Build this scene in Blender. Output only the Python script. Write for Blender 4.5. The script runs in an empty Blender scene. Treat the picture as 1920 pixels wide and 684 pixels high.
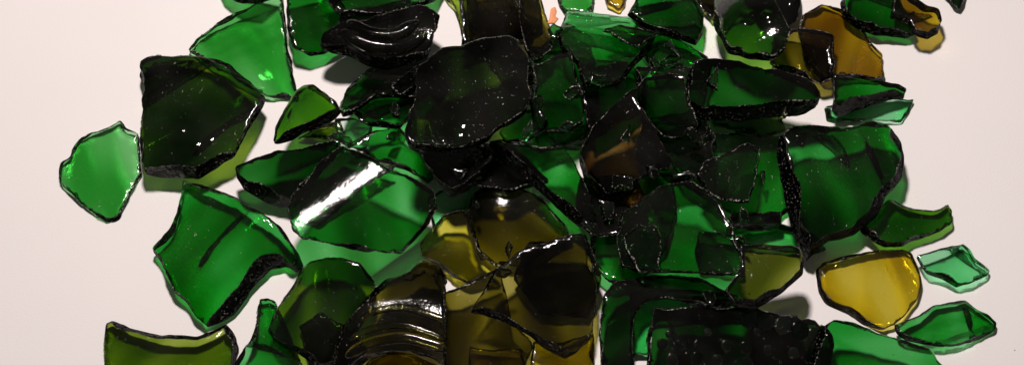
import bpy, math, random
import numpy as np
from mathutils import Vector
from mathutils.geometry import delaunay_2d_cdt

scene = bpy.context.scene
C = scene.collection
GROUP = "broken bottle glass heaped on the white paper"

# ------------------------------------------------------------------ camera
W_PX, H_PX = 1920.0, 684.0
DIST, FRAME_W, TILT = 0.56, 0.345, math.radians(17)
cam_d = bpy.data.cameras.new("camera")
cam_d.sensor_width = 36.0
cam_d.lens = 36.0 * DIST / FRAME_W
cam_d.clip_start, cam_d.clip_end = 0.01, 20.0
cam = bpy.data.objects.new("camera", cam_d)
C.objects.link(cam)
cam.location = (0.0, -DIST * math.sin(TILT), DIST * math.cos(TILT))
cam.rotation_euler = (TILT, 0.0, 0.0)
scene.camera = cam
LAMP = np.array([-0.03, 0.13, 0.52])
EYE = np.array([0.0, -DIST * math.sin(TILT), DIST * math.cos(TILT)])


def rays(px):
    """directions in the world of the traced outline points"""
    px = np.asarray(px, float)
    k = FRAME_W / DIST / W_PX
    u = (px[:, 0] - W_PX / 2) * k
    v = -(px[:, 1] - H_PX / 2) * k
    ct, st = math.cos(TILT), math.sin(TILT)
    return np.stack([u, v * ct + st, v * st - ct], 1)


# ------------------------------------------------------------------ materials
def node(nt, kind, **inp):
    n = nt.nodes.new(kind)
    for k, v in inp.items():
        n.inputs[k.replace("_", " ")].default_value = v
    return n


GLASS = {   # absorption per metre (r, g, b)
    "green":  (880, 235, 720),
    "emerald": (1350, 400, 1080),
    "leaf":   (600, 190, 560),
    "deep":   (1450, 430, 1230),
    "dark":   (1550, 640, 1450),
    "mint":   (520, 120, 370),
    "pale":   (170, 40, 120),
    "olive":  (490, 350, 1150),
    "dkolive": (680, 460, 1650),
    "moss":   (800, 400, 1500),
    "yellow": (150, 190, 800),
    "oliveyellow": (185, 195, 1000),
    "amber":  (100, 165, 950),
    "honey":  (290, 385, 1500),
    "brown":  (950, 1180, 1900),
    "umber":  (570, 600, 1400),
    "night":  (1000, 740, 2000),
    "smoke":  (640, 560, 1400),
    "black":  (1600, 1500, 1800),
}
_mats = {}


def glass_materials(key, chunk=False):
    mk = key + ("_chunk" if chunk else "")
    if mk in _mats:
        return _mats[mk]
    out = []
    if key == "scrap":
        m = bpy.data.materials.new("orange_paper"); m.use_nodes = True
        b_ = m.node_tree.nodes["Principled BSDF"]
        t_ = node(m.node_tree, "ShaderNodeTexNoise", Scale=400.0)
        r_ = m.node_tree.nodes.new("ShaderNodeValToRGB")
        r_.color_ramp.elements[0].color = (0.72, 0.24, 0.09, 1); r_.color_ramp.elements[1].color = (0.85, 0.42, 0.22, 1)
        m.node_tree.links.new(t_.outputs[0], r_.inputs[0]); m.node_tree.links.new(r_.outputs[0], b_.inputs["Base Color"])
        b_.inputs["Roughness"].default_value = 0.8
        _mats[key] = [m, m, m]
        return _mats[key]
    sig = GLASS[key]
    for part in ("face", "fracture", "arris"):
        m = bpy.data.materials.new("%s_glass_%s" % (mk, part))
        m.use_nodes = True
        nt = m.node_tree
        nt.nodes.clear()
        L = nt.links.new
        o = nt.nodes.new("ShaderNodeOutputMaterial")
        d = max(sig)
        va = nt.nodes.new("ShaderNodeVolumeAbsorption")
        va.inputs["Density"].default_value = d
        va.inputs["Color"].default_value = tuple(1 - s / d for s in sig) + (1,)
        L(va.outputs[0], o.inputs["Volume"])
        tc = nt.nodes.new("ShaderNodeTexCoord")
        oi = nt.nodes.new("ShaderNodeObjectInfo")
        co = nt.nodes.new("ShaderNodeVectorMath"); co.operation = "ADD"
        L(tc.outputs["Object"], co.inputs[0])
        mul = nt.nodes.new("ShaderNodeVectorMath"); mul.operation = "SCALE"
        mul.inputs[0].default_value = (3.1, 1.7, 2.3)
        L(oi.outputs["Random"], mul.inputs["Scale"])
        L(mul.outputs[0], co.inputs[1])
        P = co.outputs[0]
        if part == "face":
            # fine pits that break the edges of reflections
            n1 = node(nt, "ShaderNodeTexNoise", Scale=1500.0, Detail=2.0, Roughness=0.6); L(P, n1.inputs["Vector"])
            n2 = node(nt, "ShaderNodeTexNoise", Scale=160.0, Detail=2.0, Roughness=0.5); L(P, n2.inputs["Vector"])
            b0 = node(nt, "ShaderNodeBump", Strength=0.3, Distance=0.0005); L(n2.outputs[0], b0.inputs["Height"])
            b1 = node(nt, "ShaderNodeBump", Strength=0.22, Distance=0.00022)
            L(n1.outputs[0], b1.inputs["Height"]); L(b0.outputs[0], b1.inputs["Normal"])
            lw = node(nt, "ShaderNodeLayerWeight", Blend=0.5)
            mr = nt.nodes.new("ShaderNodeMapRange"); mr.interpolation_type = "SMOOTHSTEP"
            mr.inputs["From Min"].default_value = 0.24; mr.inputs["From Max"].default_value = 0.5
            L(lw.outputs["Facing"], mr.inputs["Value"])
            tr = node(nt, "ShaderNodeBsdfTransparent", Color=(0.985, 0.985, 0.985, 1))
            gl = node(nt, "ShaderNodeBsdfGlass", Roughness=0.02, IOR=1.5)
            L(b0.outputs[0], gl.inputs["Normal"])
            mx = nt.nodes.new("ShaderNodeMixShader")
            L(mr.outputs[0], mx.inputs[0]); L(tr.outputs[0], mx.inputs[1]); L(gl.outputs[0], mx.inputs[2])
            fr = node(nt, "ShaderNodeFresnel", IOR=1.5)
            inv = nt.nodes.new("ShaderNodeMath"); inv.operation = "SUBTRACT"; inv.inputs[0].default_value = 1.0
            L(mr.outputs[0], inv.inputs[1])
            fm = nt.nodes.new("ShaderNodeMath"); fm.operation = "MULTIPLY"
            L(fr.outputs[0], fm.inputs[0]); L(inv.outputs[0], fm.inputs[1])
            v1 = node(nt, "ShaderNodeTexVoronoi", Scale=700.0); L(P, v1.inputs["Vector"])
            v2 = nt.nodes.new("ShaderNodeSeparateColor"); L(v1.outputs["Color"], v2.inputs[0])
            v3 = nt.nodes.new("ShaderNodeMapRange"); v3.inputs["From Min"].default_value = 0.55; v3.inputs["From Max"].default_value = 1.0
            v3.inputs["To Max"].default_value = 0.42
            L(v2.outputs[0], v3.inputs["Value"])
            v4 = nt.nodes.new("ShaderNodeMath"); v4.operation = "SUBTRACT"; v4.use_clamp = True
            L(v3.outputs[0], v4.inputs[0]); L(v1.outputs["Distance"], v4.inputs[1])
            v5 = node(nt, "ShaderNodeBump", Strength=1.0, Distance=0.0012)
            L(v4.outputs[0], v5.inputs["Height"]); L(b1.outputs[0], v5.inputs["Normal"])
            gs = node(nt, "ShaderNodeBsdfGlossy", Roughness=0.07); L(v5.outputs[0], gs.inputs["Normal"])
            m2 = nt.nodes.new("ShaderNodeMixShader")
            L(fm.outputs[0], m2.inputs[0]); L(mx.outputs[0], m2.inputs[1]); L(gs.outputs[0], m2.inputs[2])
            # glass crumbs and dust lying on the face: uneven specks, thick in some places and absent in others
            n3 = node(nt, "ShaderNodeTexNoise", Scale=60.0, Detail=2.0); L(P, n3.inputs["Vector"])
            n5 = node(nt, "ShaderNodeTexNoise", Scale=900.0, Detail=2.0, Roughness=0.7, Distortion=0.8); L(P, n5.inputs["Vector"])
            dn = nt.nodes.new("ShaderNodeMapRange")
            dn.inputs["From Min"].default_value = 0.3; dn.inputs["From Max"].default_value = 0.7
            dn.inputs["To Min"].default_value = 0.79; dn.inputs["To Max"].default_value = 0.675
            L(n3.outputs[0], dn.inputs["Value"])
            df_ = nt.nodes.new("ShaderNodeMath"); df_.operation = "SUBTRACT"
            L(n5.outputs[0], df_.inputs[0]); L(dn.outputs[0], df_.inputs[1])
            dk = nt.nodes.new("ShaderNodeMapRange")
            dk.inputs["From Min"].default_value = 0.0; dk.inputs["From Max"].default_value = 0.06
            dk.inputs["To Min"].default_value = 0.0; dk.inputs["To Max"].default_value = 0.6
            L(df_.outputs[0], dk.inputs["Value"])
            film = nt.nodes.new("ShaderNodeMapRange")
            film.inputs["From Min"].default_value = 0.4; film.inputs["From Max"].default_value = 0.8
            film.inputs["To Min"].default_value = 0.0; film.inputs["To Max"].default_value = 0.012
            L(n3.outputs[0], film.inputs["Value"])
            ad = nt.nodes.new("ShaderNodeMath"); ad.operation = "ADD"
            L(dk.outputs[0], ad.inputs[0]); L(film.outputs[0], ad.inputs[1])
            df = node(nt, "ShaderNodeBsdfDiffuse", Color=(0.55, 0.52, 0.47, 1))
            m3 = nt.nodes.new("ShaderNodeMixShader")
            L(ad.outputs[0], m3.inputs[0]); L(m2.outputs[0], m3.inputs[1]); L(df.outputs[0], m3.inputs[2])
            L(m3.outputs[0], o.inputs["Surface"])
        else:
            n1 = node(nt, "ShaderNodeTexNoise", Scale=1700.0, Detail=2.0, Roughness=0.6); L(P, n1.inputs["Vector"])
            n2 = node(nt, "ShaderNodeTexNoise", Scale=330.0, Detail=3.0, Roughness=0.55, Distortion=0.8); L(P, n2.inputs["Vector"])
            b0 = node(nt, "ShaderNodeBump", Strength=0.8, Distance=0.0012); L(n2.outputs[0], b0.inputs["Height"])
            b1 = node(nt, "ShaderNodeBump", Strength=0.6, Distance=0.0003)
            L(n1.outputs[0], b1.inputs["Height"]); L(b0.outputs[0], b1.inputs["Normal"])
            gl = node(nt, "ShaderNodeBsdfGlass", Roughness=0.045, IOR=1.5, Color=(0.3, 0.3, 0.3, 1) if chunk else (0.6, 0.6, 0.6, 1))  # grey tint stands in for light lost to reflections inside the broken edge
            L(b1.outputs[0], gl.inputs["Normal"])
            n4 = node(nt, "ShaderNodeTexNoise", Scale=110.0, Detail=2.0); L(P, n4.inputs["Vector"])
            m4 = nt.nodes.new("ShaderNodeMapRange")
            m4.inputs["From Min"].default_value = 0.6 if chunk else 0.4; m4.inputs["From Max"].default_value = 0.76 if chunk else 0.56
            m4.inputs["To Max"].default_value = 0.6 if chunk else 0.85
            L(n4.outputs[0], m4.inputs["Value"])
            tr = node(nt, "ShaderNodeBsdfTransparent", Color=(0.95, 0.95, 0.95, 1))
            gg = nt.nodes.new("ShaderNodeMixShader")
            L(m4.outputs[0], gg.inputs[0]); L(gl.outputs[0], gg.inputs[1]); L(tr.outputs[0], gg.inputs[2])
            gl = gg
            df = node(nt, "ShaderNodeBsdfDiffuse", Color=(0.6, 0.58, 0.52, 1))
            mr = nt.nodes.new("ShaderNodeMapRange")
            if part == "arris":
                mr.inputs["From Min"].default_value = 0.5; mr.inputs["From Max"].default_value = 0.66
                mr.inputs["To Max"].default_value = 0.85
            else:
                mr.inputs["From Min"].default_value = 0.62; mr.inputs["From Max"].default_value = 0.72
                mr.inputs["To Max"].default_value = 0.3
            L(n1.outputs[0], mr.inputs["Value"])
            mx = nt.nodes.new("ShaderNodeMixShader")
            if part == "arris":     # crushed only here and there along the edge
                m5 = nt.nodes.new("ShaderNodeMapRange")
                m5.inputs["From Min"].default_value = 0.36; m5.inputs["From Max"].default_value = 0.62
                m5.inputs["To Min"].default_value = 0.12
                n6 = node(nt, "ShaderNodeTexNoise", Scale=150.0, Detail=2.0); L(P, n6.inputs["Vector"])
                L(n6.outputs[0], m5.inputs["Value"])
                m6 = nt.nodes.new("ShaderNodeMath"); m6.operation = "MULTIPLY"
                L(m5.outputs[0], m6.inputs[0]); L(mr.outputs[0], m6.inputs[1])
                mr = m6
            L(mr.outputs[0], mx.inputs[0]); L(gl.outputs[0], mx.inputs[1]); L(df.outputs[0], mx.inputs[2])
            L(mx.outputs[0], o.inputs["Surface"])
        out.append(m)
    _mats[mk] = out
    return out


# ------------------------------------------------------------------ height field the shards come to rest on
CELL = 0.0007
GX0, GX1, GY0, GY1 = -0.24, 0.24, -0.12, 0.12
gx = np.arange(GX0, GX1, CELL); gy = np.arange(GY0, GY1, CELL)
HX, HY = np.meshgrid(gx, gy)
HF = np.zeros_like(HX)


def inside(poly, X, Y):
    r = np.zeros(X.shape, bool)
    n = len(poly)
    j = n - 1
    for i in range(n):
        xi, yi = poly[i]; xj, yj = poly[j]
        if yi != yj:
            c = ((yi > Y) != (yj > Y)) & (X < (xj - xi) * (Y - yi) / (yj - yi) + xi)
            r ^= c
        j = i
    return r


def dilate(a):
    b = a.copy()
    for dy in (-1, 0, 1):
        for dx in (-1, 0, 1):
            b = np.maximum(b, np.roll(np.roll(a, dy, 0), dx, 1))
    return b


class Form:
    """mid-surface of a shard about its centre: bend of the bottle wall, wave, ridges, beads"""
    def __init__(s, rng, bend=None, ribs=None, beads=None, wave=0.00012, ridge=None, dome=None):
        s.bend, s.ribs, s.beads, s.wave, s.ridge, s.dome = bend, ribs, beads or [], wave, ridge, dome
        s.ph = [rng.uniform(0, 6.28) for _ in range(10)]
        s.va = rng.uniform(0, 3.14)

    def mid(s, x, y):
        w = np.zeros_like(x)
        if s.bend:
            R, ang, sign = s.bend[:3]
            off = s.bend[3] if len(s.bend) > 3 else 0.0
            a = math.radians(ang)
            d = -math.sin(a) * x + math.cos(a) * y - off
            d = np.clip(d, -0.86 * R, 0.86 * R)
            w = w + sign * (np.sqrt(R * R - d * d) - R)
        if s.dome:
            w = w - ((x - s.dome[1]) ** 2 + (y - s.dome[2]) ** 2) / (2 * s.dome[0])
        p = s.ph
        w = w + s.wave * (np.sin(x * 430 + y * 190 + p[0]) + np.sin(-x * 240 + y * 510 + p[1]) + np.sin(x * 150 - y * 120 + p[2]))
        return w

    def thin(s, x, y):
        """how far the underside rises: the wall of a bottle is never of one thickness"""
        p = s.ph
        u = math.cos(s.va) * x + math.sin(s.va) * y
        v = -math.sin(s.va) * x + math.cos(s.va) * y
        n_ = (np.sin(v * 210 + p[5] + 1.2 * np.sin(u * 90 + p[6])) + 0.6 * np.sin(v * 520 + u * 60 + p[7])
              + 0.8 * np.sin(u * 130 - v * 70 + p[8]))
        return np.clip(0.24 + 0.2 * n_, 0.0, 0.55)

    def top(s, x, y):
        w = np.zeros_like(x)
        if s.ribs:
            ang, period, amp, curve = s.ribs
            a = math.radians(ang)
            u = math.cos(a) * x + math.sin(a) * y
            d = -math.sin(a) * x + math.cos(a) * y + curve * u * u
            w = w + amp * np.sin(math.pi * d / period) ** 2
        for bx, by, r, h in s.beads:  # small bumps added at the glint spots to catch the lamp
            q = ((x - bx) ** 2 + (y - by) ** 2) / (r * r)
            w = w + h * np.sqrt(np.clip(1 - q, 0, 1))
        if s.ridge:
            for ang, off, wd, h in s.ridge:
                a = math.radians(ang)
                d = -math.sin(a) * x + math.cos(a) * y - off
                w = w + h * np.exp(-(d / wd) ** 2)
        return w


def densify(P, step):
    out = []
    n = len(P)
    for i in range(n):
        a, b = P[i], P[(i + 1) % n]
        k = max(1, int(round(np.linalg.norm(b - a) / step)))
        for q in range(k):
            out.append(a + (b - a) * q / k)
    return np.array(out)


def resample(P, step):
    d = np.linalg.norm(np.roll(P, -1, 0) - P, axis=1)
    s = np.concatenate([[0], np.cumsum(d)])
    L = s[-1]
    n = max(24, int(L / step))
    t = np.arange(n) * L / n
    Q = np.vstack([P, P[:1]])
    return np.stack([np.interp(t, s, Q[:, 0]), np.interp(t, s, Q[:, 1])], 1), t, L


def simple(P):
    A = P; B = np.roll(P, -1, 0); n = len(P)
    d = B - A
    def cr(a, b): return a[..., 0] * b[..., 1] - a[..., 1] * b[..., 0]
    r = d[:, None, :]; s = d[None, :, :]
    qp = A[None, :, :] - A[:, None, :]
    den = cr(r, s)
    den = np.where(np.abs(den) < 1e-18, 1e-18, den)
    t = cr(qp, np.broadcast_to(s, qp.shape)) / den
    u = cr(qp, np.broadcast_to(r, qp.shape)) / den
    hit = (t > 0) & (t < 1) & (u > 0) & (u < 1)
    i, j = np.indices((n, n))
    df = np.abs(i - j)
    hit &= (df > 1) & (df < n - 1)
    return not hit.any()


def area(P):
    x, y = P[:, 0], P[:, 1]
    return 0.5 * np.sum(x * np.roll(y, -1) - y * np.roll(x, -1))


def fill(ring, spacing, rng):
    """triangles over a closed ring with inner points; returns extra points and faces"""
    n = len(ring)
    x0, y0 = ring.min(0); x1, y1 = ring.max(0)
    pts = []
    yy = y0 + spacing * 0.5
    row = 0
    while yy < y1:
        xx = x0 + spacing * (0.25 + 0.5 * (row % 2))
        while xx < x1:
            pts.append((xx + rng.uniform(-.15, .15) * spacing, yy + rng.uniform(-.15, .15) * spacing))
            xx += spacing
        yy += spacing * 0.87
        row += 1
    pts = np.array(pts) if pts else np.zeros((0, 2))
    if len(pts):
        m = inside(ring, pts[:, 0], pts[:, 1])
        pts = pts[m]
    if len(pts):
        dd = np.sqrt(((pts[:, None, :] - ring[None, :, :]) ** 2).sum(2)).min(1)
        pts = pts[dd > spacing * 0.45]
    allp = np.vstack([ring, pts]) * 1000.0
    res = delaunay_2d_cdt([Vector(p) for p in allp], [(i, (i + 1) % n) for i in range(n)], [], 1, 1e-7)
    vs, fs = res[0], res[2]
    if len(vs) != len(allp):
        raise ValueError("ring crossed itself")
    fs2 = []
    for f in fs:
        c = sum((allp[i] for i in f), np.zeros(2)) / len(f) / 1000.0
        a, b, c3 = (allp[i] for i in f[:3])
        fs2.append(tuple(f) if (b[0]-a[0])*(c3[1]-a[1]) - (b[1]-a[1])*(c3[0]-a[0]) > 0 else tuple(reversed(f)))
    mids = np.array([np.mean([allp[i] for i in f], axis=0) / 1000.0 for f in fs2])
    ok = inside(ring, mids[:, 0], mids[:, 1])
    return pts, [f for f, k in zip(fs2, ok) if k]


ALL = []
o_surf = {}


def shard(seed, label, glass, t, pts, bend=None, lean=(), rough=1.0, ribs=None, beads=None, ridge=None,
          wave=0.00004, name="glass_shard", tilt=0.42, step=0.0006, fine=0.0016, lift=0.0, group=GROUP, rim=1.0, prefer=None, dome=None):
    global HF
    rng = random.Random(seed * 77 + 5)
    t *= 0.001
    F = Form(rng, bend, ribs, None, wave, ridge, (dome[0], 0.0, 0.0) if dome else None)
    dirs = rays(densify(np.array(pts, float), 10.0))
    a, b, c = 0.006, 0.0, 0.0
    Hd = dilate(HF)

    def outline(x0, y0):
        z = np.full(len(dirs), a)
        for _ in range(14):
            k = (z - EYE[2]) / dirs[:, 2]
            X = EYE[0] + dirs[:, 0] * k; Y = EYE[1] + dirs[:, 1] * k
            zn = a + b * (X - x0) + c * (Y - y0) + F.mid(X - x0, Y - y0)
            z = 0.5 * z + 0.5 * zn
        return np.stack([X, Y], 1)

    k = (a - EYE[2]) / dirs[:, 2]
    O = np.stack([EYE[0] + dirs[:, 0] * k, EYE[1] + dirs[:, 1] * k], 1)
    x0, y0 = O.mean(0)

    def local(px, py):
        r = rays([(px, py)])[0]
        k = (max(a, .004) - EYE[2]) / r[2]
        return np.array([EYE[0] + r[0] * k, EYE[1] + r[1] * k])
    # slope at which the flat face would throw the lamp straight into the lens
    P0 = np.array([x0, y0, 0.012])
    hv = (EYE - P0) / np.linalg.norm(EYE - P0) + (LAMP - P0) / np.linalg.norm(LAMP - P0)
    bm, cm = -hv[0] / hv[2], -hv[1] / hv[2]
    ax = (math.cos(math.radians(bend[1])), math.sin(math.radians(bend[1]))) if bend else (1.0, 0.0)
    for it in range(6):
        O = outline(x0, y0)
        if it < 3:
            x0, y0 = 0.5 * (O.min(0) + O.max(0))
            O = outline(x0, y0)
            if beads and it == 2:
                F.beads = [(*(local(px, py) - np.array([x0, y0])), r_ * 0.001, h_ * 0.001) for px, py, r_, h_ in beads]
            if dome and it == 2:
                F.dome = (dome[0], *(local(dome[1], dome[2]) - np.array([x0, y0])))
                P0 = np.array([*local(dome[1], dome[2]), a])
                hv = (EYE - P0) / np.linalg.norm(EYE - P0) + (LAMP - P0) / np.linalg.norm(LAMP - P0)
                prefer = (-hv[0] / hv[2], -hv[1] / hv[2])
        m = inside(O, HX, HY)
        X = HX[m] - x0; Y = HY[m] - y0
        H = Hd[m]
        e = 1e-4
        wm = F.mid(X, Y)
        gxm = (F.mid(X + e, Y) - wm) / e; gym = (F.mid(X, Y + e) - wm) / e
        tv = t * np.minimum(1.7, np.sqrt(1 + (gxm + b) ** 2 + (gym + c) ** 2))
        need = H - wm + tv / 2 + 0.00015
        if it < 5:
            bc, cc, rad = 0.0, 0.0, tilt
            for lev in range(4):
                bs = np.clip(np.linspace(bc - rad, bc + rad, 11), -tilt, tilt)
                cs = np.clip(np.linspace(cc - rad, cc + rad, 11), -tilt, tilt)
                best = None
                for bb in bs:
                    base = need - bb * X
                    for c2 in cs:
                        v = (base - c2 * Y).max()
                        pen = v + 0.001 * (abs(bb) + abs(c2)) + (0.006 * math.exp(-((bb - bm) ** 2 + (c2 - cm) ** 2) / 0.03) if not bend else
                                   0.006 * math.exp(-(((bb - bm) * ax[0] + (c2 - cm) * ax[1]) / 0.16) ** 2))
                        if prefer is not None:
                            pen = v + 0.05 * (abs(bb - prefer[0]) + abs(c2 - prefer[1]))
                        if best is None or pen < best[0]:
                            best = (pen, v, bb, c2)
                bc, cc = best[2], best[3]
                rad *= 0.3
            a, b, c = best[1], bc, cc
        else:
            a = (need - b * X - c * Y).max()
    a += lift
    Z = a + b * X + c * Y + wm
    HF[m] = np.maximum(HF[m], Z + tv / 2 + F.top(X, Y) + 0.0001)

    # ---- mesh
    R, s, L = resample(O - np.array([x0, y0]), step)
    if area(R) < 0:
        R = R[::-1].copy()
    n = len(R)
    # soften the corners a touch, then chip the line
    R = 0.25 * np.roll(R, 1, 0) + 0.5 * R + 0.25 * np.roll(R, -1, 0)
    T = np.roll(R, -1, 0) - np.roll(R, 1, 0)
    N = np.stack([T[:, 1], -T[:, 0]], 1)
    N /= np.linalg.norm(N, axis=1)[:, None] + 1e-12
    q = s / L * 2 * math.pi

    def loopnoise(f0, f1, cnt):
        v = np.zeros(n)
        for _ in range(cnt):
            f = int(rng.uniform(f0, f1) * L / 0.05) + 1
            v += math.sqrt(1.0 / cnt) * np.sin(f * q + rng.uniform(0, 6.28)) * rng.uniform(.6, 1.3)
        return v
    def chips(mm):
        """angular noise: random heights at uneven knots, straight between them"""
        kn = max(4, int(L / (mm * 0.001)))
        tk = np.sort(np.array([(i + rng.uniform(0.1, 0.9)) / kn for i in range(kn)])) * L
        vk = np.array([rng.uniform(-1, 1) for _ in range(kn)])
        return np.interp(s, np.concatenate([[tk[-1] - L], tk, [tk[0] + L]]), np.concatenate([[vk[-1]], vk, [vk[0]]]))
    R = R + N * (rough * (0.00022 * chips(4.0) + 0.00013 * chips(1.6)))[:, None]
    slant = 0.38 * loopnoise(0.6, 3.0, 4) + 0.3 * chips(5.0) + 0.22 * chips(2.4)
    slant = np.clip(slant, -0.95, 0.95) * rim
    for ang, amt in lean:
        ca, sa = math.cos(math.radians(ang)), math.sin(math.radians(ang))
        slant = slant + amt * np.clip((N[:, 0] * ca + N[:, 1] * sa - 0.3) / 0.7, 0, 1) ** 0.8
    K = np.array([.04, .1, .2, .25, .2, .1, .04])
    Ns = N
    big = 12 if lean else 5
    for _ in range(big):
        Ns = sum(kk * np.roll(Ns, i - 3, 0) for i, kk in enumerate(K))
    for _ in range(2 if lean else 1):
        slant = sum(kk * np.roll(slant, i - 3, 0) for i, kk in enumerate(K))
    aw = 0.0002 + 0.0006 * np.clip(chips(6.0), 0, 1.2) + 0.0004 * np.clip(chips(1.5), 0, 1)
    aw = aw * min(1.0, t / 0.003) * (0.2 if glass == "scrap" else 1.0)
    bulge = 0.16 * loopnoise(1, 5, 3)
    rows = 6
    fac = 1.0
    while True:
        rings = []
        rr = random.Random(seed)
        for r in range(rows + 1):
            v = r / rows
            off = -np.where(slant > 0, slant * (1 - v), -slant * v) * t
            off = off + (bulge * 4 * v * (1 - v) - 0.10) * t
            rip = 0.05 * np.sin(7 * v * math.pi + 0.02 * np.arange(n) + 3 * bulge) * t * (0 < r < rows)
            if 0 < r < rows:
                off = off + np.array([rr.uniform(-.13, .06) for _ in range(n)]) * t * rough
            off = (off + rip) * fac
            if r == 0:
                off = off - aw * min(1.0, fac * 1.3)
            rings.append(R + Ns * off[:, None])
        try:
            if not all(simple(g) for g in (rings[0], rings[-1])):
                raise ValueError
            pt, ft = fill(rings[0], fine, rng)
            pb, fb = fill(rings[-1], max(fine, 0.002), rng)
            break
        except ValueError:
            fac *= 0.72
            if fac < 0.04:
                if rough == 0.0:
                    raise RuntimeError("outline crosses itself: " + label)
                rough = 0.0; fac = 0.4
                for _ in range(6):
                    R = 0.25 * np.roll(R, 1, 0) + 0.5 * R + 0.25 * np.roll(R, -1, 0)
                T = np.roll(R, -1, 0) - np.roll(R, 1, 0)
                Ns = np.stack([T[:, 1], -T[:, 0]], 1)
                Ns /= np.linalg.norm(Ns, axis=1)[:, None] + 1e-12
                for _ in range(12):
                    Ns = sum(kk * np.roll(Ns, i - 3, 0) for i, kk in enumerate(K))

    def plane(p):
        return b * p[:, 0] + c * p[:, 1] + F.mid(p[:, 0], p[:, 1])

    def tvert(p):
        e = 1e-4
        w0 = F.mid(p[:, 0], p[:, 1])
        g1 = (F.mid(p[:, 0] + e, p[:, 1]) - w0) / e + b
        g2 = (F.mid(p[:, 0], p[:, 1] + e) - w0) / e + c
        return t * np.minimum(1.7, np.sqrt(1 + g1 * g1 + g2 * g2))
    V, faces, mi, sm = [], [], [], []

    def add(p2, v, jig=0.0):
        z = plane(p2) + tvert(p2) * (0.5 - v)
        tp = F.top(p2[:, 0], p2[:, 1]) * max(0.0, 1 - v * 1.5)
        z = z + tp
        if v > 0.3:
            z = z + F.thin(p2[:, 0], p2[:, 1]) * tvert(p2) * (v - 0.3) / 0.7
        i0 = len(V)
        V.extend((float(x), float(y), float(zz)) for (x, y), zz in zip(p2, z))
        return i0
    idx = []
    for r in range(rows + 1):
        v = r / rows if r else 0.0
        if r == 0:
            idx.append(add(rings[0], 0.0))
            # the arris: a hair's breadth bevel below the face
            g = rings[0] + Ns * (aw * min(1.0, fac * 1.3))[:, None]
            idx.append(add(g, min(0.08, 0.00025 / t)))
        else:
            vv = v if r == rows else v + 0.0
            idx.append(add(rings[r], vv))
    it = add(pt, 0.0) if len(pt) else len(V)
    ib = add(pb, 1.0) if len(pb) else len(V)
    for f in ft:
        faces.append(tuple(i if i < n else it + i - n for i in f)); mi.append(0); sm.append(True)
    for f in fb:
        faces.append(tuple((idx[-1] + i) if i < n else ib + i - n for i in reversed(f))); mi.append(0); sm.append(True)
    for r in range(len(idx) - 1):
        for i in range(n):
            j = (i + 1) % n
            faces.append((idx[r] + i, idx[r + 1] + i, idx[r + 1] + j, idx[r] + j))
            mi.append(2 if r == 0 else 1); sm.append(False)
    # set the origin at the foot of the shard
    zmin = min(v[2] for v in V)
    V = [(x, y, z - zmin) for x, y, z in V]
    me = bpy.data.meshes.new(name)
    me.from_pydata(V, [], faces)
    for m_ in glass_materials(glass, any(l_[1] >= 1.0 for l_ in lean)):
        me.materials.append(m_)
    me.polygons.foreach_set("material_index", mi)
    me.polygons.foreach_set("use_smooth", sm)
    me.update()
    o = bpy.data.objects.new(name, me)
    C.objects.link(o)
    o.location = (x0, y0, a + zmin)
    o["label"] = label
    o["category"] = "paper scrap" if glass == "scrap" else "glass shard"
    if group:
        o["group"] = {FILLER: "shards added deep in the heap to darken it", SPLINTER: "loose splinters between the shards"}.get(label, group)

    def surf(x, y):
        p = np.array([[x, y]])
        return float((plane(p) + tvert(p) * 0.5 + F.top(p[:, 0], p[:, 1]))[0]) - zmin

    def to_local(px, py):
        r = rays([(px, py)])[0]
        z = a
        for _ in range(8):
            k = (z - EYE[2]) / r[2]
            x, y = EYE[0] + r[0] * k - x0, EYE[1] + r[1] * k - y0
            z = surf(x, y) + a + zmin
        return x, y
    o_surf[o.name] = (surf, to_local, glass_materials(glass)[0])
    ALL.append((label, a, b, c))
    #DBG print("SH %2d a=%.1fmm b=%.2f c=%.2f top=%.1f  %s" % (seed, a*1000, b, c, (max(v[2] for v in V)+a+zmin)*1000, label[:34] + "  FAC %.2f" % fac))
    return o


def part(parent, name, V, faces, mat):
    me = bpy.data.meshes.new(name)
    me.from_pydata(V, [], faces)
    me.materials.append(mat)
    me.polygons.foreach_set("use_smooth", [len(f) < 9 for f in faces])
    me.update()
    o = bpy.data.objects.new(name, me)
    C.objects.link(o)
    o.parent = parent
    return o


def bosses(parent, name, spots):
    """round bosses of glass standing on the face of a shard"""
    surf, loc, mat = o_surf[parent.name]
    for px, py, r, h in spots:
        cx, cy = loc(px, py)
        V, faces = [], []
        NS, NR = 20, 6
        r *= .001; h *= .001
        for k in range(NR):
            q = math.pi / 2 * k / NR
            for i in range(NS):
                x = cx + r * math.cos(q) * math.cos(2 * math.pi * i / NS)
                y = cy + r * math.cos(q) * math.sin(2 * math.pi * i / NS)
                V.append((x, y, surf(x, y) + 0.00003 + h * math.sin(q)))
        V.append((cx, cy, surf(cx, cy) + 0.00003 + h))
        for k in range(NR - 1):
            for i in range(NS):
                j = (i + 1) % NS
                faces.append((k * NS + i, k * NS + j, (k + 1) * NS + j, (k + 1) * NS + i))
        for i in range(NS):
            faces.append(((NR - 1) * NS + i, (NR - 1) * NS + (i + 1) % NS, NR * NS))
        faces.append(tuple(reversed(range(NS))))
        part(parent, name, V, faces, mat)


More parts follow.
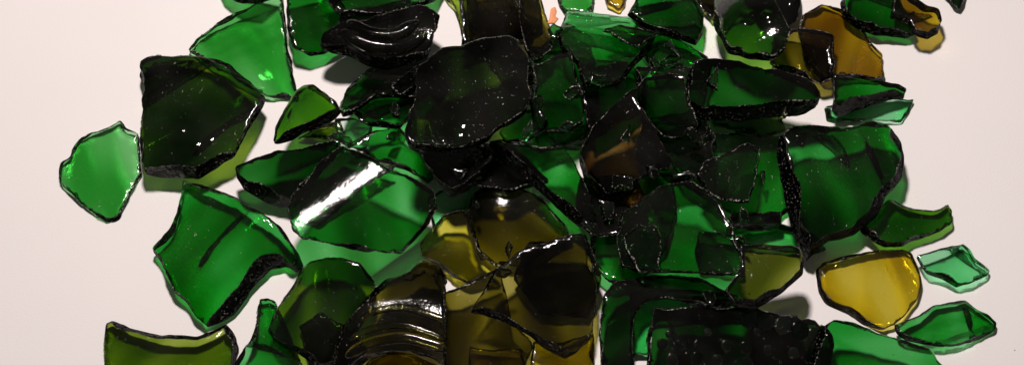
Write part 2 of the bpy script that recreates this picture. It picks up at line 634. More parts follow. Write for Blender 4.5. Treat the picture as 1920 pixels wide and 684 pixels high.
def ridges(parent, name, lines):
    """moulded ridges running across the face of a neck piece"""
    surf, loc, mat = o_surf[parent.name]
    for pts, wd, h in lines:
        P = [Vector((*loc(*p), 0)) for p in pts]
        Q = []
        for i in range(len(P) - 1):
            p0, p1, p2, p3 = P[max(i - 1, 0)], P[i], P[i + 1], P[min(i + 2, len(P) - 1)]
            for k in range(8):
                t = k / 8
                Q.append(0.5 * ((2 * p1) + (p2 - p0) * t + (2 * p0 - 5 * p1 + 4 * p2 - p3) * t * t + (3 * p1 - p0 - 3 * p2 + p3) * t ** 3))
        Q.append(P[-1])
        V, faces, M = [], [], 9
        n = len(Q)
        for i, q in enumerate(Q):
            d = (Q[min(i + 1, n - 1)] - Q[max(i - 1, 0)]).normalized()
            nn = Vector((-d.y, d.x, 0))
            tp = max(0.12, min(1.0, min(i, n - 1 - i) / 4.0)) ** 0.5
            for k in range(M):
                q_ = math.pi * k / (M - 1)
                p = q + nn * (math.cos(q_) * wd * .001 * tp)
                V.append((p.x, p.y, surf(p.x, p.y) + 0.00003 + h * .001 * tp * math.sin(q_)))
        for i in range(n - 1):
            for k in range(M - 1):
                faces.append((i * M + k, i * M + k + 1, (i + 1) * M + k + 1, (i + 1) * M + k))
            faces.append((i * M + M - 1, i * M, (i + 1) * M, (i + 1) * M + M - 1))
        faces.append(tuple(reversed(range(M))))
        faces.append(tuple((n - 1) * M + k for k in range(M)))
        import bmesh
        o = part(parent, name, V, faces, mat)
        bm = bmesh.new(); bm.from_mesh(o.data)
        bmesh.ops.recalc_face_normals(bm, faces=bm.faces)
        bm.to_mesh(o.data); bm.free()


FILLER = "broken shard added deep in the heap to darken the glass above it"
SPLINTER = "small glass splinter lying loose in a gap between the larger shards of the heap"

# ------------------------------------------------------------------ the shards, from the paper upwards
S = shard
# --- lowest layer, lying on the paper
S(1, "flat bright green shard with chipped bottom corner lying at the far left", "leaf", 3.2,
  [(227,225),(212,233),(197,237),(172,248),(150,260),(133,282),(130,292),(115,307),(111,328),(117,350),(125,358),(152,382),(183,405),(200,417),(222,411),(243,370),(256,345),(268,327),(264,293),(262,252),(240,242)], rim=.8, prefer=(0,0))
S(3, "bright green curved shard with a pale streak behind the thick dark olive one", "leaf", 3.4,
  [(352,97),(370,75),(400,50),(440,27),(480,8),(520,-10),(531,0),(536,40),(541,90),(546,110),(560,185),(545,188),(500,184),(440,150),(370,110)], bend=(.06,35,1), ridge=[(25,.001,.0011,.0007)], rim=.7)  # ridge added in place of a caustic streak of light
S(4, "small dark green shard poking in from the top edge over the bright green curved shard", "dark", 4,
  [(395,-25),(420,-4),(455,10),(490,5),(525,-25)])
S(5, "deep green shard wedged between the bright green curved shard and the black ribbed neck piece", "deep", 3.6,
  [(535,-20),(620,-25),(660,30),(650,90),(610,103),(580,105),(548,92),(536,50)])
S(45, "star shaped emerald shard with a thick black broken edge left of centre", "green", 5.2,
  [(345,340),(380,345),(440,365),(490,395),(525,420),(560,470),(568,495),(555,508),(535,498),(505,503),(475,540),(440,590),(410,608),(390,615),(370,600),(350,570),(325,545),(310,510),(300,490),(285,470),(320,430),(333,400),(340,370)], bend=(.06,40,1), lean=[(-40,1.9),(60,.7)], fine=.0014)
S(46, "light olive shard with a hollow curved top edge at the lower left of the paper", "olive", 3.6,
  [(200,605),(210,600),(245,612),(300,625),(370,627),(410,612),(425,605),(440,625),(447,650),(440,690),(420,730),(200,730),(193,690),(196,640)], bend=(.06,80,1), lean=[(15,1.2),(90,1.1)])
S(47, "narrow emerald green shard with a slanting left edge under the round olive shard", "green", 4.2,
  [(485,560),(505,557),(520,565),(535,600),(550,640),(570,690),(560,735),(425,735),(437,690),(465,640),(480,600)], bend=(.05,70,1))
S(63, "flat amber yellow shard lying alone on the paper at the right", "yellow", 4.0,
  [(1530,505),(1545,490),(1590,477),(1640,467),(1690,463),(1708,475),(1722,505),(1727,535),(1718,565),(1700,590),(1675,612),(1655,618),(1620,605),(1590,585),(1550,570),(1535,545)], lean=[(100,.75),(180,.5),(235,.45)], rim=.7, prefer=(0,0))
S(64, "small pale mint green shard with two bright glints right of the amber yellow shard", "mint", 2.8,
  [(1717,480),(1760,467),(1805,457),(1818,470),(1825,485),(1855,508),(1850,520),(1820,530),(1795,538),(1770,525),(1740,515),(1725,500)], bend=(.035,-50,1), lean=[(260,.8)])
S(65, "leaf shaped green shard with a lengthwise crease at the lower right", "green", 3.2,
  [(1675,607),(1720,590),(1755,568),(1810,560),(1840,580),(1868,605),(1865,620),(1840,635),(1790,650),(1755,648),(1700,638),(1680,625)], bend=(.03,15,1), ridge=[(14,-.001,.0012,.0012)], lean=[(90,.8),(270,.6)])
S(66, "dark moss green pointed shard with a knobbly tip at the right edge of the heap", "moss", 3.6,
  [(1605,420),(1640,395),(1668,372),(1700,385),(1745,395),(1760,393),(1775,382),(1786,395),(1785,420),(1765,432),(1730,445),(1690,460),(1660,462),(1640,455),(1620,440)], bend=(.04,10,1), lean=[(90,.7),(200,.9),(270,.5)])
S(14, "yellow olive shard beside a white gap behind the black ribbed neck piece", "olive", 3,
  [(815,-20),(838,0),(850,15),(860,40),(868,92),(885,90),(900,20),(890,-20)])
S(17, "small yellow brown shard cut by the top edge beside a bright green square shard", "amber", 3,
  [(1124,-25),(1178,-25),(1173,10),(1160,20),(1138,10)])
S(16, "small bright green square shard at the top edge next to the orange paper scrap", "leaf", 3,
  [(1040,-25),(1117,-25),(1113,10),(1108,30),(1060,26),(1046,8)])
S(25, "rounded amber brown shard half hidden by green pieces at the upper right", "honey", 3.6,
  [(1495,60),(1503,25),(1540,7),(1575,18),(1605,42),(1640,92),(1655,105),(1660,152),(1640,152),(1580,145),(1545,155),(1508,110)], bend=(.07,60,1))
S(29, "small blackish green shard poking in at the top right corner of the heap", "dark", 4,
  [(1750,-25),(1815,-25),(1806,10),(1797,22),(1783,14)], prefer=(0,0))
S(32, "pale mint shard sticking out above the big chunky green shard on the right", "mint", 3,
  [(1545,200),(1620,190),(1680,185),(1714,187),(1706,210),(1690,230),(1600,232),(1550,225)], prefer=(0,0))
S(11, "thin yellow olive sliver under the small folded olive shard", "olive", 3,
  [(556,262),(590,240),(640,226),(648,250),(610,262)])
S(10, "pale green chip in the gap above the big curved shard with the white glare", "pale", 3,
  [(628,225),(665,222),(700,235),(690,265),(655,278),(632,262)])
S(79, "pale green sliver added for the green shadow between the curved shard with the glare and the bright yellow olive one", "mint", 2.6,
  [(800,372),(850,345),(905,345),(890,385),(835,405),(812,440)])  # sliver added to stand in for a coloured shadow on the paper
S(50, "bright yellow shard seen through the arch of the ribbed olive neck piece", "amber", 3,
  [(650,735),(690,675),(725,657),(780,663),(825,685),(850,735)], prefer=(0,0))
S(55, "amber shard glinting at the bottom edge below the flat brown plates", "amber", 3,
  [(870,735),(880,650),(980,655),(990,735)])
S(56, "olive yellow shard at the bottom edge left of the thick arched lip", "yellow", 3,
  [(985,735),(1000,640),(1060,640),(1112,620),(1120,735)])
S(67, "mid green shard below the chunky green shard beside the white gap", "green", 3,
  [(1360,430),(1380,415),(1460,418),(1530,440),(1552,468),(1510,480),(1450,470),(1380,465)], bend=(.06,0,1))
S(34, "moss green strip seen under the long dark green piece with the thick lower edge", "moss", 3.4,
  [(1320,205),(1460,200),(1475,245),(1440,262),(1340,240)])
S(73, "bright green strip lit from below under the tilted deep green plate", "leaf", 3,
  [(1200,105),(1235,80),(1290,95),(1330,115),(1320,140),(1250,132)])
S(39, "narrow green shard with a bright rim under the frosted green square", "green", 3.2,
  [(975,270),(1020,242),(1105,235),(1115,262),(1085,280),(1010,285)])
S(42, "dim deep green shard behind the top of the shard with the white glare", "deep", 3.4,
  [(650,275),(690,248),(745,236),(790,275),(830,315),(805,350),(765,322),(700,300)], bend=(.05,-30,1))
S(9, "mid green crumpled shard between the round speckled slab and the small olive one", "green", 3.2,
  [(650,200),(685,183),(730,175),(780,172),(780,225),(745,242),(705,238),(675,232)], bend=(.025,20,1))
S(57, "dark green angled shard on the left of the wide clear green one", "deep", 3.6,
  [(1105,440),(1125,400),(1150,368),(1195,335),(1222,320),(1262,330),(1270,400),(1250,470),(1200,535),(1150,535),(1118,510),(1105,490)], bend=(.05,60,1), ridge=[(70,.0,.0012,.001)])
S(70, "dark green shard beneath the triangular green one in the right of the heap", "deep", 3.6,
  [(1250,300),(1265,270),(1320,250),(1400,250),(1465,255),(1490,310),(1490,390),(1460,410),(1385,410),(1340,385),(1285,350)], bend=(.05,20,1))
S(52, "amber olive curved shard under the dark diagonal bar near the middle", "umber", 3.4,
  [(870,400),(885,365),(920,345),(975,350),(1020,375),(1060,420),(1075,455),(1010,480),(985,505),(930,500),(895,470)], dome=(.035,940,378))
S(78, "pale green shard showing inside the arch of the thick bottle lip", "mint", 3.4,
  [(1180,548),(1260,540),(1385,552),(1390,600),(1225,604),(1222,640),(1216,668),(1180,668)])
S(60, "thick blackish green arched bottle lip in front of the wide clear green shard", "dark", 6,
  [(1125,735),(1123,600),(1130,555),(1152,530),(1190,519),(1240,515),(1310,522),(1362,545),(1385,572),(1340,582),(1280,566),(1235,563),(1205,575),(1190,600),(1188,640),(1192,735)], bend=(.06,0,1), name="bottle_lip_fragment", rim=.7)
base_o = S(61, "dark stippled bottle base piece with a knobbly rim at the bottom right", "dark", 7,
  [(1222,580),(1280,575),(1360,577),(1405,576),(1420,580),(1432,586),(1440,582),(1455,586),(1464,594),(1472,590),(1490,592),(1500,601),(1508,598),(1525,602),(1536,612),(1542,609),(1556,622),(1562,650),(1552,735),(1200,735),(1213,650)], bend=(.06,0,1), fine=.0008, name="bottle_base_fragment", rim=.5)
S(62, "green shard with a knurled lower edge beside the stippled base piece", "green", 4.4,
  [(1535,615),(1560,597),(1600,605),(1650,625),(1700,640),(1745,655),(1772,688),(1780,735),(1515,735),(1525,660)], bend=(.04,-25,1), lean=[(180,.9)], ridge=[(-28,-.004,.0012,.001)])
# --- filler pieces added under the upper shards to darken the heap
S(200, FILLER, "deep", 3.6,
  [(985, 110), (1055, 60), (1110, 90), (1125, 190), (1110, 262), (1010, 290), (990, 200)], bend=(.05,18,1))
S(201, FILLER, "dark", 3.6,
  [(1085, 130), (1175, 118), (1215, 150), (1200, 215), (1110, 262), (1090, 200)], bend=(.05,-46,1))
S(202, FILLER, "deep", 3.6,
  [(1205, 225), (1310, 205), (1345, 260), (1330, 330), (1250, 345), (1190, 300)], bend=(.05,-66,1))
S(205, FILLER, "dark", 3.6,
  [(1085, 335), (1190, 325), (1215, 380), (1180, 440), (1110, 450), (1075, 400)], bend=(.05,79,1))
S(207, FILLER, "black", 3.6,
  [(870, 270), (960, 270), (1030, 340), (960, 362), (890, 350)], bend=(.05,2,1))
S(209, FILLER, "umber", 3.6,
  [(990, 450), (1100, 440), (1130, 520), (1105, 600), (1010, 590), (960, 520)], bend=(.05,38,1))
S(212, FILLER, "dark", 3.6,
  [(565, 345), (640, 275), (740, 310), (690, 350), (600, 420), (560, 410)], bend=(.05,41,1))
S(213, FILLER, "umber", 3.6,
  [(870, -25), (1010, -25), (1020, 60), (930, 90), (880, 60)], bend=(.05,-14,1))
S(221, FILLER, "black", 3.6,
  [(640, 20), (780, 20), (800, 90), (700, 100), (630, 70)], bend=(.05,-38,1))
S(230, FILLER, "deep", 3.4, [(1185,70),(1250,60),(1330,110),(1325,150),(1230,145)])
S(231, FILLER, "deep", 3.4, [(1190,128),(1335,125),(1322,205),(1295,242),(1205,236)])
S(232, FILLER, "dark", 3.2, [(1308,432),(1392,440),(1398,520),(1315,516),(1300,470)])
S(234, FILLER, "black", 3.0, [(560,612),(600,585),(650,610),(690,650),(650,690),(580,690)])
# --- second layer
S(69, "triangular green shard with bright thin edges in the right of the heap", "deep", 3.2,
  [(1303,328),(1318,305),(1400,268),(1425,280),(1420,330),(1405,382),(1350,380),(1325,362)])
S(71, "black shard with a white chipped lower edge below the triangular green one", "black", 4,
  [(1370,392),(1405,384),(1470,388),(1472,412),(1420,425),(1380,414)], lean=[(270,.8)])
S(21, "smoky brown chip at the top edge beside the glassy dome with glints", "umber", 4,
  [(1278,-25),(1345,-25),(1348,20),(1335,45),(1320,30)])
S(23, "black ribbed neck shard with a row of white highlights at the top right", "black", 5,
  [(1400,-25),(1495,-25),(1501,15),(1492,48),(1470,60),(1430,55),(1405,20)], bend=(.02,5,1), fine=.0011, beads=[(1426,10,1.2,.6),(1450,11,1.2,.6),(1484,11,1.2,.6),(1449,45,1.1,.5),(1474,47,1.1,.5)])
S(24, "smoky brown translucent square in front of the amber brown shard", "umber", 3.6,
  [(1450,62),(1500,55),(1545,60),(1566,68),(1567,100),(1561,150),(1535,162),(1500,145),(1440,125)], bend=(.05,0,1))
S(22, "glassy olive dome with bright yellow green glints at the upper right", "moss", 4,
  [(1335,8),(1350,-22),(1440,-22),(1460,20),(1482,60),(1472,95),(1450,112),(1400,113),(1364,100),(1340,55)], dome=(.02,1440,90), fine=.0009, beads=[(1426,60,2.0,.8),(1452,57,1.1,.5),(1412,106,1.5,.7),(1382,66,1.6,.7),(1398,52,1.2,.6)])
S(30, "long dark green piece with a thick black lower edge across the upper right", "dark", 6,
  [(1300,112),(1345,108),(1420,115),(1500,140),(1532,155),(1541,175),(1535,192),(1515,205),(1440,217),(1340,223),(1315,221),(1290,197),(1283,170),(1288,140)], bend=(.035,-5,1), lean=[(262,1.2)])
S(31, "green wedge with a thick dark lower edge above the big chunky green shard", "deep", 5,
  [(1560,140),(1590,145),(1640,153),(1682,162),(1698,170),(1696,185),(1660,192),(1610,205),(1570,214),(1560,200)], bend=(.03,5,1), lean=[(275,1.3)])
S(33, "big chunky green shard with jagged black ends on the right of the heap", "emerald", 5.6,
  [(1470,232),(1495,215),(1530,212),(1590,216),(1640,203),(1690,212),(1710,240),(1714,270),(1712,310),(1700,325),(1680,345),(1665,380),(1620,420),(1570,430),(1545,450),(1528,467),(1513,440),(1498,400),(1483,330),(1468,265)], bend=(.05,5,1), lean=[(185,1.5),(0,1.3),(300,.5)], fine=.0014, prefer=(-.15,.08))
S(7, "large blackish green plate in the shadow below the black ribbed neck piece", "dark", 4,
  [(632,207),(650,170),(690,132),(740,112),(800,105),(840,150),(800,190),(740,183),(700,188),(662,216),(642,222)], bend=(.06,30,1))
S(8, "small folded olive shard with a black right half left of the deep green plates", "moss", 4.2,
  [(512,270),(518,240),(535,205),(555,175),(570,163),(590,160),(610,175),(632,193),(640,208),(622,225),(590,240),(555,257),(525,270)], bend=(.018,40,1), lean=[(-50,1.3)])
S(44, "long blackish green shard with a sparkling broken lower face beside the white glare", "dark", 5,
  [(432,300),(450,290),(520,270),(600,255),(637,252),(632,272),(600,302),(575,342),(545,374),(515,375),(480,362),(450,345),(435,320)], bend=(.03,20,1), lean=[(250,1.5)])
S(2, "thick dark olive shard with a jagged pale chipped top rim overlapping the flat green one", "dkolive", 6.0,
  [(262,118),(256,137),(263,155),(262,190),(267,210),(258,262),(264,298),(270,325),(335,332),(372,333),(400,320),(440,297),(462,255),(480,225),(499,180),(470,150),(430,120),(395,107),(345,101),(300,100),(275,108)], bend=(.075,5,1), lean=[(80,.99),(180,.5),(270,.9)], prefer=(.05,-.06), fine=.0011, beads=[(368,278,1.7,.6),(342,252,1.2,.5),(396,268,1.1,.4),(430,135,1.2,.5)])
S(48, "round topped olive shard with a straight dark lower half near the bottom left", "dkolive", 4.6,
  [(500,620),(510,590),(530,555),(555,515),(580,490),(610,478),(645,478),(675,495),(690,510),(705,530),(705,560),(690,590),(660,630),(640,680),(600,690),(560,665),(520,645)], bend=(.035,50,1), lean=[(120,.6),(240,1.2)], fine=.0011, beads=[(618,640,1.5,.6)])
S(26, "dark green oval shard resting on the amber brown one at the top right", "deep", 4,
  [(1576,0),(1590,-22),(1680,-22),(1692,15),(1706,40),(1717,62),(1700,70),(1660,66),(1640,67),(1608,52),(1582,30)], bend=(.03,-20,1), lean=[(200,.9),(270,.6)])
S(27, "olive amber pointed shard with a thick brown tip at the top right edge", "honey", 5,
  [(1680,-22),(1735,14),(1758,20),(1765,40),(1761,65),(1740,73),(1716,68),(1700,45),(1670,30)], lean=[(290,1.0)])
S(13, "dark smoky brown plate in the top middle behind the round speckled slab", "umber", 4,
  [(855,-25),(965,-25),(990,30),(1000,55),(985,82),(960,85),(905,85),(866,92),(866,50)])
S(131, "dark smoky shard with a bright corner left of the orange paper scrap", "umber", 4,
  [(970,-25),(1014,0),(1031,50),(1040,70),(1034,100),(1000,120),(985,95),(972,40)], bend=(.03,70,1))
S(18, "wide glowing green shard with a dark lower edge in the top middle", "green", 3.4,
  [(1055,40),(1062,25),(1130,28),(1175,33),(1232,62),(1222,92),(1190,125),(1160,160),(1120,165),(1095,162),(1080,120),(1050,92),(1045,60)], bend=(.06,50,1), lean=[(-45,1.3),(180,.6)], fine=.0011, beads=[(1062,52,1.1,.5),(1072,50,1.0,.5),(1080,68,.9,.5)])
S(20, "tilted deep green plate with a brown dark lower edge at the top", "emerald", 3.8,
  [(1174,28),(1190,2),(1205,-22),(1290,-22),(1320,30),(1318,62),(1306,85),(1250,66),(1200,46)], lean=[(250,1.0)])
S(36, "smoky dark green leaning plate to the right of the large brown shard", "dark", 3.4,
  [(1165,185),(1205,150),(1255,140),(1282,146),(1297,190),(1309,238),(1275,265),(1240,260),(1215,230)], bend=(.05,80,1))
S(37, "frosted green square standing beside the round speckled slab", "green", 3.2,
  [(995,118),(1070,97),(1078,110),(1090,160),(1098,200),(1095,232),(1060,248),(1015,252),(1000,215),(1002,160)], bend=(.04,80,1))
S(38, "small green curved chip with a frosted edge against the round speckled slab", "green", 3,
  [(935,250),(985,210),(1012,205),(1030,225),(1026,243),(985,268),(948,270)], bend=(.02,45,1), lean=[(-50,.9)])
S(41, "black sparkling shard hanging below the round speckled slab", "black", 4,
  [(785,287),(800,278),(900,270),(925,298),(905,330),(875,358),(845,368),(820,345),(800,315)], bend=(.02,0,1), lean=[(270,1.2)])
S(35, "large dark brown triangular shard in the middle of the heap", "brown", 4.2,
  [(1165,188),(1185,180),(1202,205),(1230,247),(1260,302),(1258,318),(1230,322),(1200,337),(1160,362),(1135,370),(1110,347),(1095,332),(1085,300),(1090,270),(1105,240),(1135,212)], bend=(.07,30,1), lean=[(200,.6)])
S(40, "smoky green plate with a long black diagonal edge in the centre", "deep", 4.2,
  [(913,268),(940,262),(1010,278),(1060,282),(1080,310),(1095,340),(1118,400),(1112,432),(1092,428),(1040,384),(980,329),(930,288)], bend=(.06,-40,1), lean=[(225,1.5)])
S(15, "small torn scrap of orange paper caught between the shards at the top", "scrap", 0.5,
  [(1033,17),(1041,14),(1044,24),(1041,32),(1049,36),(1041,46),(1025,46),(1030,35)], name="paper_scrap", group=None, rough=.6, step=.0004, fine=.0008)
S(19, "thin dark green triangle lying on the wide glowing green shard", "deep", 2.8,
  [(1128,57),(1160,47),(1238,62),(1192,92)])
S(51, "bright yellow olive shard with small glints left of the dark brown plates", "oliveyellow", 3.8,
  [(785,460),(795,445),(830,405),(865,393),(886,400),(895,440),(902,465),(932,495),(940,507),(905,520),(880,532),(850,517),(820,497),(790,480)], bend=(.06,60,1), lean=[(30,.95)], fine=.0011, beads=[(834,487,.9,.5),(848,500,1.1,.5),(862,497,1.0,.5)])
S(43, "large curved green shard crossed by a broad white glare", "deep", 3.6,
  [(538,390),(545,365),(570,340),(600,302),(640,272),(665,280),(720,305),(760,325),(800,345),(815,357),(820,385),(800,420),(780,450),(755,475),(730,477),(680,470),(620,458),(570,448),(548,432)], bend=(.034,38,1,.0045), fine=.0011, rim=.6, wave=.00002, prefer=(-.043,-.034))
S(58, "wide clear green shard over a lit gap right of the centre", "emerald", 3.4,
  [(1165,400),(1240,345),(1300,338),(1332,355),(1352,385),(1377,430),(1391,485),(1394,502),(1368,516),(1300,512),(1200,510),(1165,502),(1155,450)], bend=(.08,20,1), rim=.6)
S(59, "small round green chip lying on the wide clear green shard", "green", 3,
  [(1168,445),(1198,418),(1230,422),(1241,445),(1240,510),(1200,514),(1174,482)], bend=(.02,70,1))
S(68, "olive brown shard with a dark slanting lower edge beside the white gap", "smoke", 4,
  [(1385,462),(1430,458),(1480,460),(1500,467),(1509,490),(1506,515),(1470,547),(1420,577),(1375,574),(1358,545),(1388,500)], lean=[(-50,1.4)], bend=(.05,40,1))
S(54, "flat dark brown plate with a straight left edge at the bottom middle", "umber", 3.8,
  [(828,550),(860,540),(900,520),(937,503),(950,550),(960,602),(985,625),(1002,650),(985,690),(985,735),(833,735),(830,620)], lean=[(180,.8)])
S(53, "large smoky olive brown plate with a straight dark lower edge at the bottom middle", "umber", 4.0,
  [(880,585),(905,545),(925,505),(985,465),(1040,445),(1092,437),(1102,460),(1102,495),(1112,515),(1119,535),(1117,590),(1106,632),(1080,662),(1060,670),(1020,652),(985,624),(940,602),(910,592)], lean=[(240,1.1),(140,.5)])
neck_o = S(49, "ribbed olive brown bottle neck piece arching over the bright yellow shard", "umber", 5.6,
  [(618,700),(628,650),(640,610),(665,580),(700,540),(725,518),(770,505),(790,493),(822,497),(836,520),(838,560),(836,620),(834,690),(830,684),(805,671),(770,662),(725,662),(695,671),(660,700),(640,735),(612,735)], bend=(.03,-5,1), lean=[(150,.7)], prefer=(.05,.08), fine=.0011, name="bottle_neck_fragment")
S(77, "narrow black sliver with a bright edge at the left of the round speckled slab", "black", 3,
  [(732,165),(770,128),(800,118),(800,150),(750,182)])
S(6, "dark green slab across the top above the black ribbed neck piece", "dark", 4,
  [(595,-25),(835,-25),(818,5),(772,20),(720,30),(680,28),(640,30),(620,15)])
neck_b = S(66, "black ribbed bottle neck piece with curved grooves at the top left of the heap", "black", 6,
  [(625,42),(655,30),(700,30),(760,15),(800,5),(826,22),(816,60),(812,85),(795,105),(760,116),(730,122),(690,115),(650,98),(620,97),(597,85),(602,65)], bend=(.022,0,1), lean=[(180,.8),(270,.6)], prefer=(.03,.0), fine=.001, name="bottle_neck_fragment")
S(12, "big round dark olive slab covered in specks on top of the heap left of centre", "night", 6.2,
  [(757,255),(763,235),(770,205),(778,160),(783,125),(800,108),(830,95),(870,88),(900,78),(960,72),(975,75),(987,95),(999,120),(1006,150),(1001,185),(985,215),(965,230),(940,242),(915,264),(890,273),(868,282),(820,287),(775,280),(760,266)], bend=(.12,0,1), lean=[(30,.7),(200,.3)], prefer=(-.1,-.22), fine=.0009, beads=[(873,244,.8,.5),(880,256,.7,.5),(868,262,.9,.5),(846,192,.6,.3),(908,192,.7,.3),(820,120,.6,.3)])
# --- splinters
S(300, SPLINTER, "deep", 2.2, [(732, 208), (739, 189), (750, 199), (750, 221), (736, 218)], name="glass_splinter", step=.0005, fine=.0012)
S(301, SPLINTER, "green", 2.2, [(1063, 250), (1045, 241), (1065, 227), (1078, 234)], name="glass_splinter", step=.0005, fine=.0012)
S(302, SPLINTER, "deep", 2.2, [(1130, 164), (1106, 156), (1105, 135), (1141, 141), (1154, 155)], name="glass_splinter", step=.0005, fine=.0012)
S(303, SPLINTER, "moss", 2.2, [(1282, 244), (1298, 240), (1313, 253), (1319, 268), (1313, 277), (1288, 257)], name="glass_splinter", step=.0005, fine=.0012)
S(304, SPLINTER, "dark", 2.2, [(1209, 314), (1213, 306), (1236, 318), (1236, 334), (1222, 339)], name="glass_splinter", step=.0005, fine=.0012)
S(305, SPLINTER, "deep", 2.2, [(996, 262), (999, 270), (977, 275), (971, 263)], name="glass_splinter", step=.0005, fine=.0012)
S(306, SPLINTER, "dark", 2.2, [(884, 366), (892, 356), (899, 367), (893, 382)], name="glass_splinter", step=.0005, fine=.0012)
S(307, SPLINTER, "deep", 2.2, [(1094, 411), (1121, 419), (1128, 442), (1110, 442), (1094, 424)], name="glass_splinter", step=.0005, fine=.0012)
S(308, SPLINTER, "oliveyellow", 2.2, [(946, 520), (928, 515), (931, 501), (961, 504), (963, 511)], name="glass_splinter", step=.0005, fine=.0012)
S(309, SPLINTER, "deep", 2.2, [(1390, 385), (1402, 399), (1405, 422), (1389, 420), (1386, 399)], name="glass_splinter", step=.0005, fine=.0012)
S(310, SPLINTER, "green", 2.2, [(1238, 117), (1254, 105), (1278, 103), (1278, 115), (1255, 128), (1229, 132)], name="glass_splinter", step=.0005, fine=.0012)
S(311, SPLINTER, "moss", 2.2, [(1472, 227), (1461, 222), (1471, 199), (1479, 206)], name="glass_splinter", step=.0005, fine=.0012)
S(312, SPLINTER, "moss", 2.2, [(1127, 501), (1130, 510), (1125, 519), (1111, 511), (1109, 499), (1115, 494)], name="glass_splinter", step=.0005, fine=.0012)
S(313, SPLINTER, "green", 2.2, [(658, 258), (662, 272), (643, 272), (614, 260), (622, 253), (636, 247)], name="glass_splinter", step=.0005, fine=.0012)
S(314, SPLINTER, "dark", 2.2, [(1314, 547), (1322, 543), (1339, 545), (1343, 561), (1335, 572), (1326, 569)], name="glass_splinter", step=.0005, fine=.0012)
S(315, SPLINTER, "deep", 2.2, [(1017, 180), (1022, 195), (1010, 209), (997, 195), (1003, 180)], name="glass_splinter", step=.0005, fine=.0012)
S(330, SPLINTER, "dark", 2.4, [(1068, 191), (1055, 180), (1069, 162), (1087, 161), (1096, 180)], name="glass_splinter", step=.0005, fine=.0012)
S(331, SPLINTER, "deep", 2.4, [(1181, 233), (1181, 274), (1159, 264)], name="glass_splinter", step=.0005, fine=.0012)
S(332, SPLINTER, "dark", 2.4, [(1339, 238), (1323, 248), (1333, 217)], name="glass_splinter", step=.0005, fine=.0012)
S(333, SPLINTER, "deep", 2.4, [(1258, 75), (1276, 107), (1242, 87)], name="glass_splinter", step=.0005, fine=.0012)
S(334, SPLINTER, "night", 2.4, [(860, 316), (844, 293), (877, 294)], name="glass_splinter", step=.0005, fine=.0012)
S(335, SPLINTER, "dark", 2.4, [(731, 244), (752, 244), (740, 269), (721, 260)], name="glass_splinter", step=.0005, fine=.0012)
S(336, SPLINTER, "deep", 2.4, [(1119, 372), (1153, 378), (1150, 410), (1133, 417)], name="glass_splinter", step=.0005, fine=.0012)
S(337, SPLINTER, "deep", 2.4, [(1431, 348), (1424, 322), (1436, 321)], name="glass_splinter", step=.0005, fine=.0012)
S(338, SPLINTER, "dark", 2.4, [(1346, 125), (1346, 173), (1322, 156)], name="glass_splinter", step=.0005, fine=.0012)
S(339, SPLINTER, "green", 2.4, [(1000, 248), (984, 263), (979, 249), (997, 225)], name="glass_splinter", step=.0005, fine=.0012)
S(340, SPLINTER, "dark", 2.4, [(1024, 58), (1038, 43), (1058, 53), (1046, 75), (1029, 72)], name="glass_splinter", step=.0005, fine=.0012)
S(341, SPLINTER, "deep", 2.4, [(1410, 454), (1389, 433), (1403, 430)], name="glass_splinter", step=.0005, fine=.0012)
S(342, SPLINTER, "umber", 2.4, [(964, 461), (954, 489), (945, 472), (953, 453)], name="glass_splinter", step=.0005, fine=.0012)
S(343, SPLINTER, "moss", 2.4, [(1146, 360), (1147, 329), (1185, 331), (1187, 357)], name="glass_splinter", step=.0005, fine=.0012)
# --- moulded ridges and bosses on the neck and base pieces
ridges(neck_o, "moulded_ridge", [([(668,604),(700,584),(754,576),(806,589),(838,601)], 1.2, .6),
                                 ([(656,636),(700,615),(754,609),(806,625),(838,638)], 1.2, .6),
                                 ([(648,668),(692,644),(754,633),(806,645),(838,657)], 1.8, .8)])
ridges(neck_b, "moulded_ridge", [([(652,40),(690,62),(740,65),(785,40)], 2.4, 1.6),
                                 ([(640,58),(684,82),(722,90),(764,84),(800,60)], 2.4, 1.6)])
bosses(base_o, "stipple", [(1242,645,1.8,0.44),(1277,646,1.8,0.44),(1260,674,2,0.50),(1307,672,2.2,0.50),(1327,622,1.3,0.33),(1255,626,1.3,0.33),
    (1363,647,1.9,0.44),(1399,651,2.1,0.50),(1345,674,1.8,0.44),(1488,661,1.9,0.44),(1440,655,1.6,0.33),(1455,678,1.8,0.39),(1420,622,1.3,0.28),(1400,678,1.8,0.39),(1515,645,1.5,0.33)])
bosses(base_o, "rim_knob", [(1404,597,3.0,.55),(1436,602,3.0,.55),(1468,609,3.0,.55),(1500,618,3.0,.55),(1528,628,2.6,.5)])


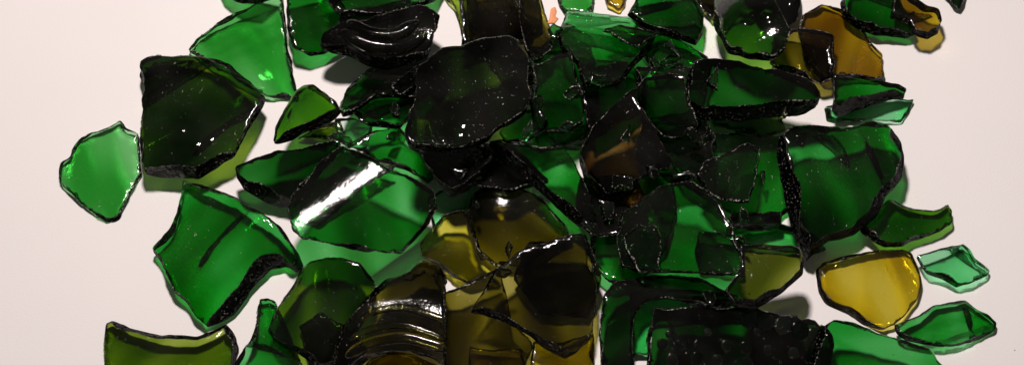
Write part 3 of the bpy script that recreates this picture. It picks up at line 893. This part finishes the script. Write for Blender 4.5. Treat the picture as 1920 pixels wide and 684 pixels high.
# ------------------------------------------------------------------ paper
me = bpy.data.meshes.new("paper")
me.from_pydata([(-.8, -.6, 0), (.8, -.6, 0), (.8, .6, 0), (-.8, .6, 0)], [], [(0, 1, 2, 3)])
pm = bpy.data.materials.new("white_paper"); pm.use_nodes = True
nt = pm.node_tree; L = nt.links.new
bs = nt.nodes["Principled BSDF"]
bs.inputs["Roughness"].default_value = 0.75
bs.inputs["Specular IOR Level"].default_value = 0.2
tc = nt.nodes.new("ShaderNodeTexCoord")
n1 = node(nt, "ShaderNodeTexNoise", Scale=9.0, Detail=3.0); L(tc.outputs["Object"], n1.inputs["Vector"])
n2 = node(nt, "ShaderNodeTexNoise", Scale=1400.0, Detail=3.0); L(tc.outputs["Object"], n2.inputs["Vector"])
cr = nt.nodes.new("ShaderNodeValToRGB")
cr.color_ramp.elements[0].position = 0.3; cr.color_ramp.elements[0].color = (0.775, 0.755, 0.745, 1)
cr.color_ramp.elements[1].position = 0.7; cr.color_ramp.elements[1].color = (0.81, 0.79, 0.78, 1)
L(n1.outputs[0], cr.inputs[0])
vo = node(nt, "ShaderNodeTexVoronoi", Scale=55.0); L(tc.outputs["Object"], vo.inputs["Vector"])
lt = nt.nodes.new("ShaderNodeMath"); lt.operation = "LESS_THAN"; lt.inputs[1].default_value = 0.02
L(vo.outputs["Distance"], lt.inputs[0])
mxc = nt.nodes.new("ShaderNodeMix"); mxc.data_type = "RGBA"
mxc.inputs["B"].default_value = (0.45, 0.38, 0.32, 1)
L(lt.outputs[0], mxc.inputs["Factor"]); L(cr.outputs[0], mxc.inputs["A"])
L(mxc.outputs["Result"], bs.inputs["Base Color"])
bu = node(nt, "ShaderNodeBump", Strength=0.4, Distance=0.0002); L(n2.outputs[0], bu.inputs["Height"])
L(bu.outputs[0], bs.inputs["Normal"])
me.materials.append(pm)
paper = bpy.data.objects.new("paper", me); C.objects.link(paper)
paper["kind"] = "structure"

# ------------------------------------------------------------------ light: one lamp over the table, a dim room
ld = bpy.data.lights.new("lamp", "POINT")
ld.energy = 13.0
ld.shadow_soft_size = 0.022
ld.color = (1.0, 0.885, 0.848)
lo = bpy.data.objects.new("lamp", ld); C.objects.link(lo)
lo.location = LAMP
w = bpy.data.worlds.new("World"); scene.world = w; w.use_nodes = True
bg = w.node_tree.nodes["Background"]
bg.inputs["Color"].default_value = (1.0, 0.88, 0.82, 1)
bg.inputs["Strength"].default_value = 0.06

scene.view_settings.view_transform = "Standard"
scene.view_settings.look = "None"
scene.view_settings.exposure = 0.0
scene.view_settings.gamma = 1.0
cy = scene.cycles
cy.max_bounces = 14; cy.diffuse_bounces = 3; cy.glossy_bounces = 5; cy.transmission_bounces = 10
cy.transparent_max_bounces = 64; cy.volume_bounces = 0
cy.sample_clamp_indirect = 4.0; cy.blur_glossy = 0.4
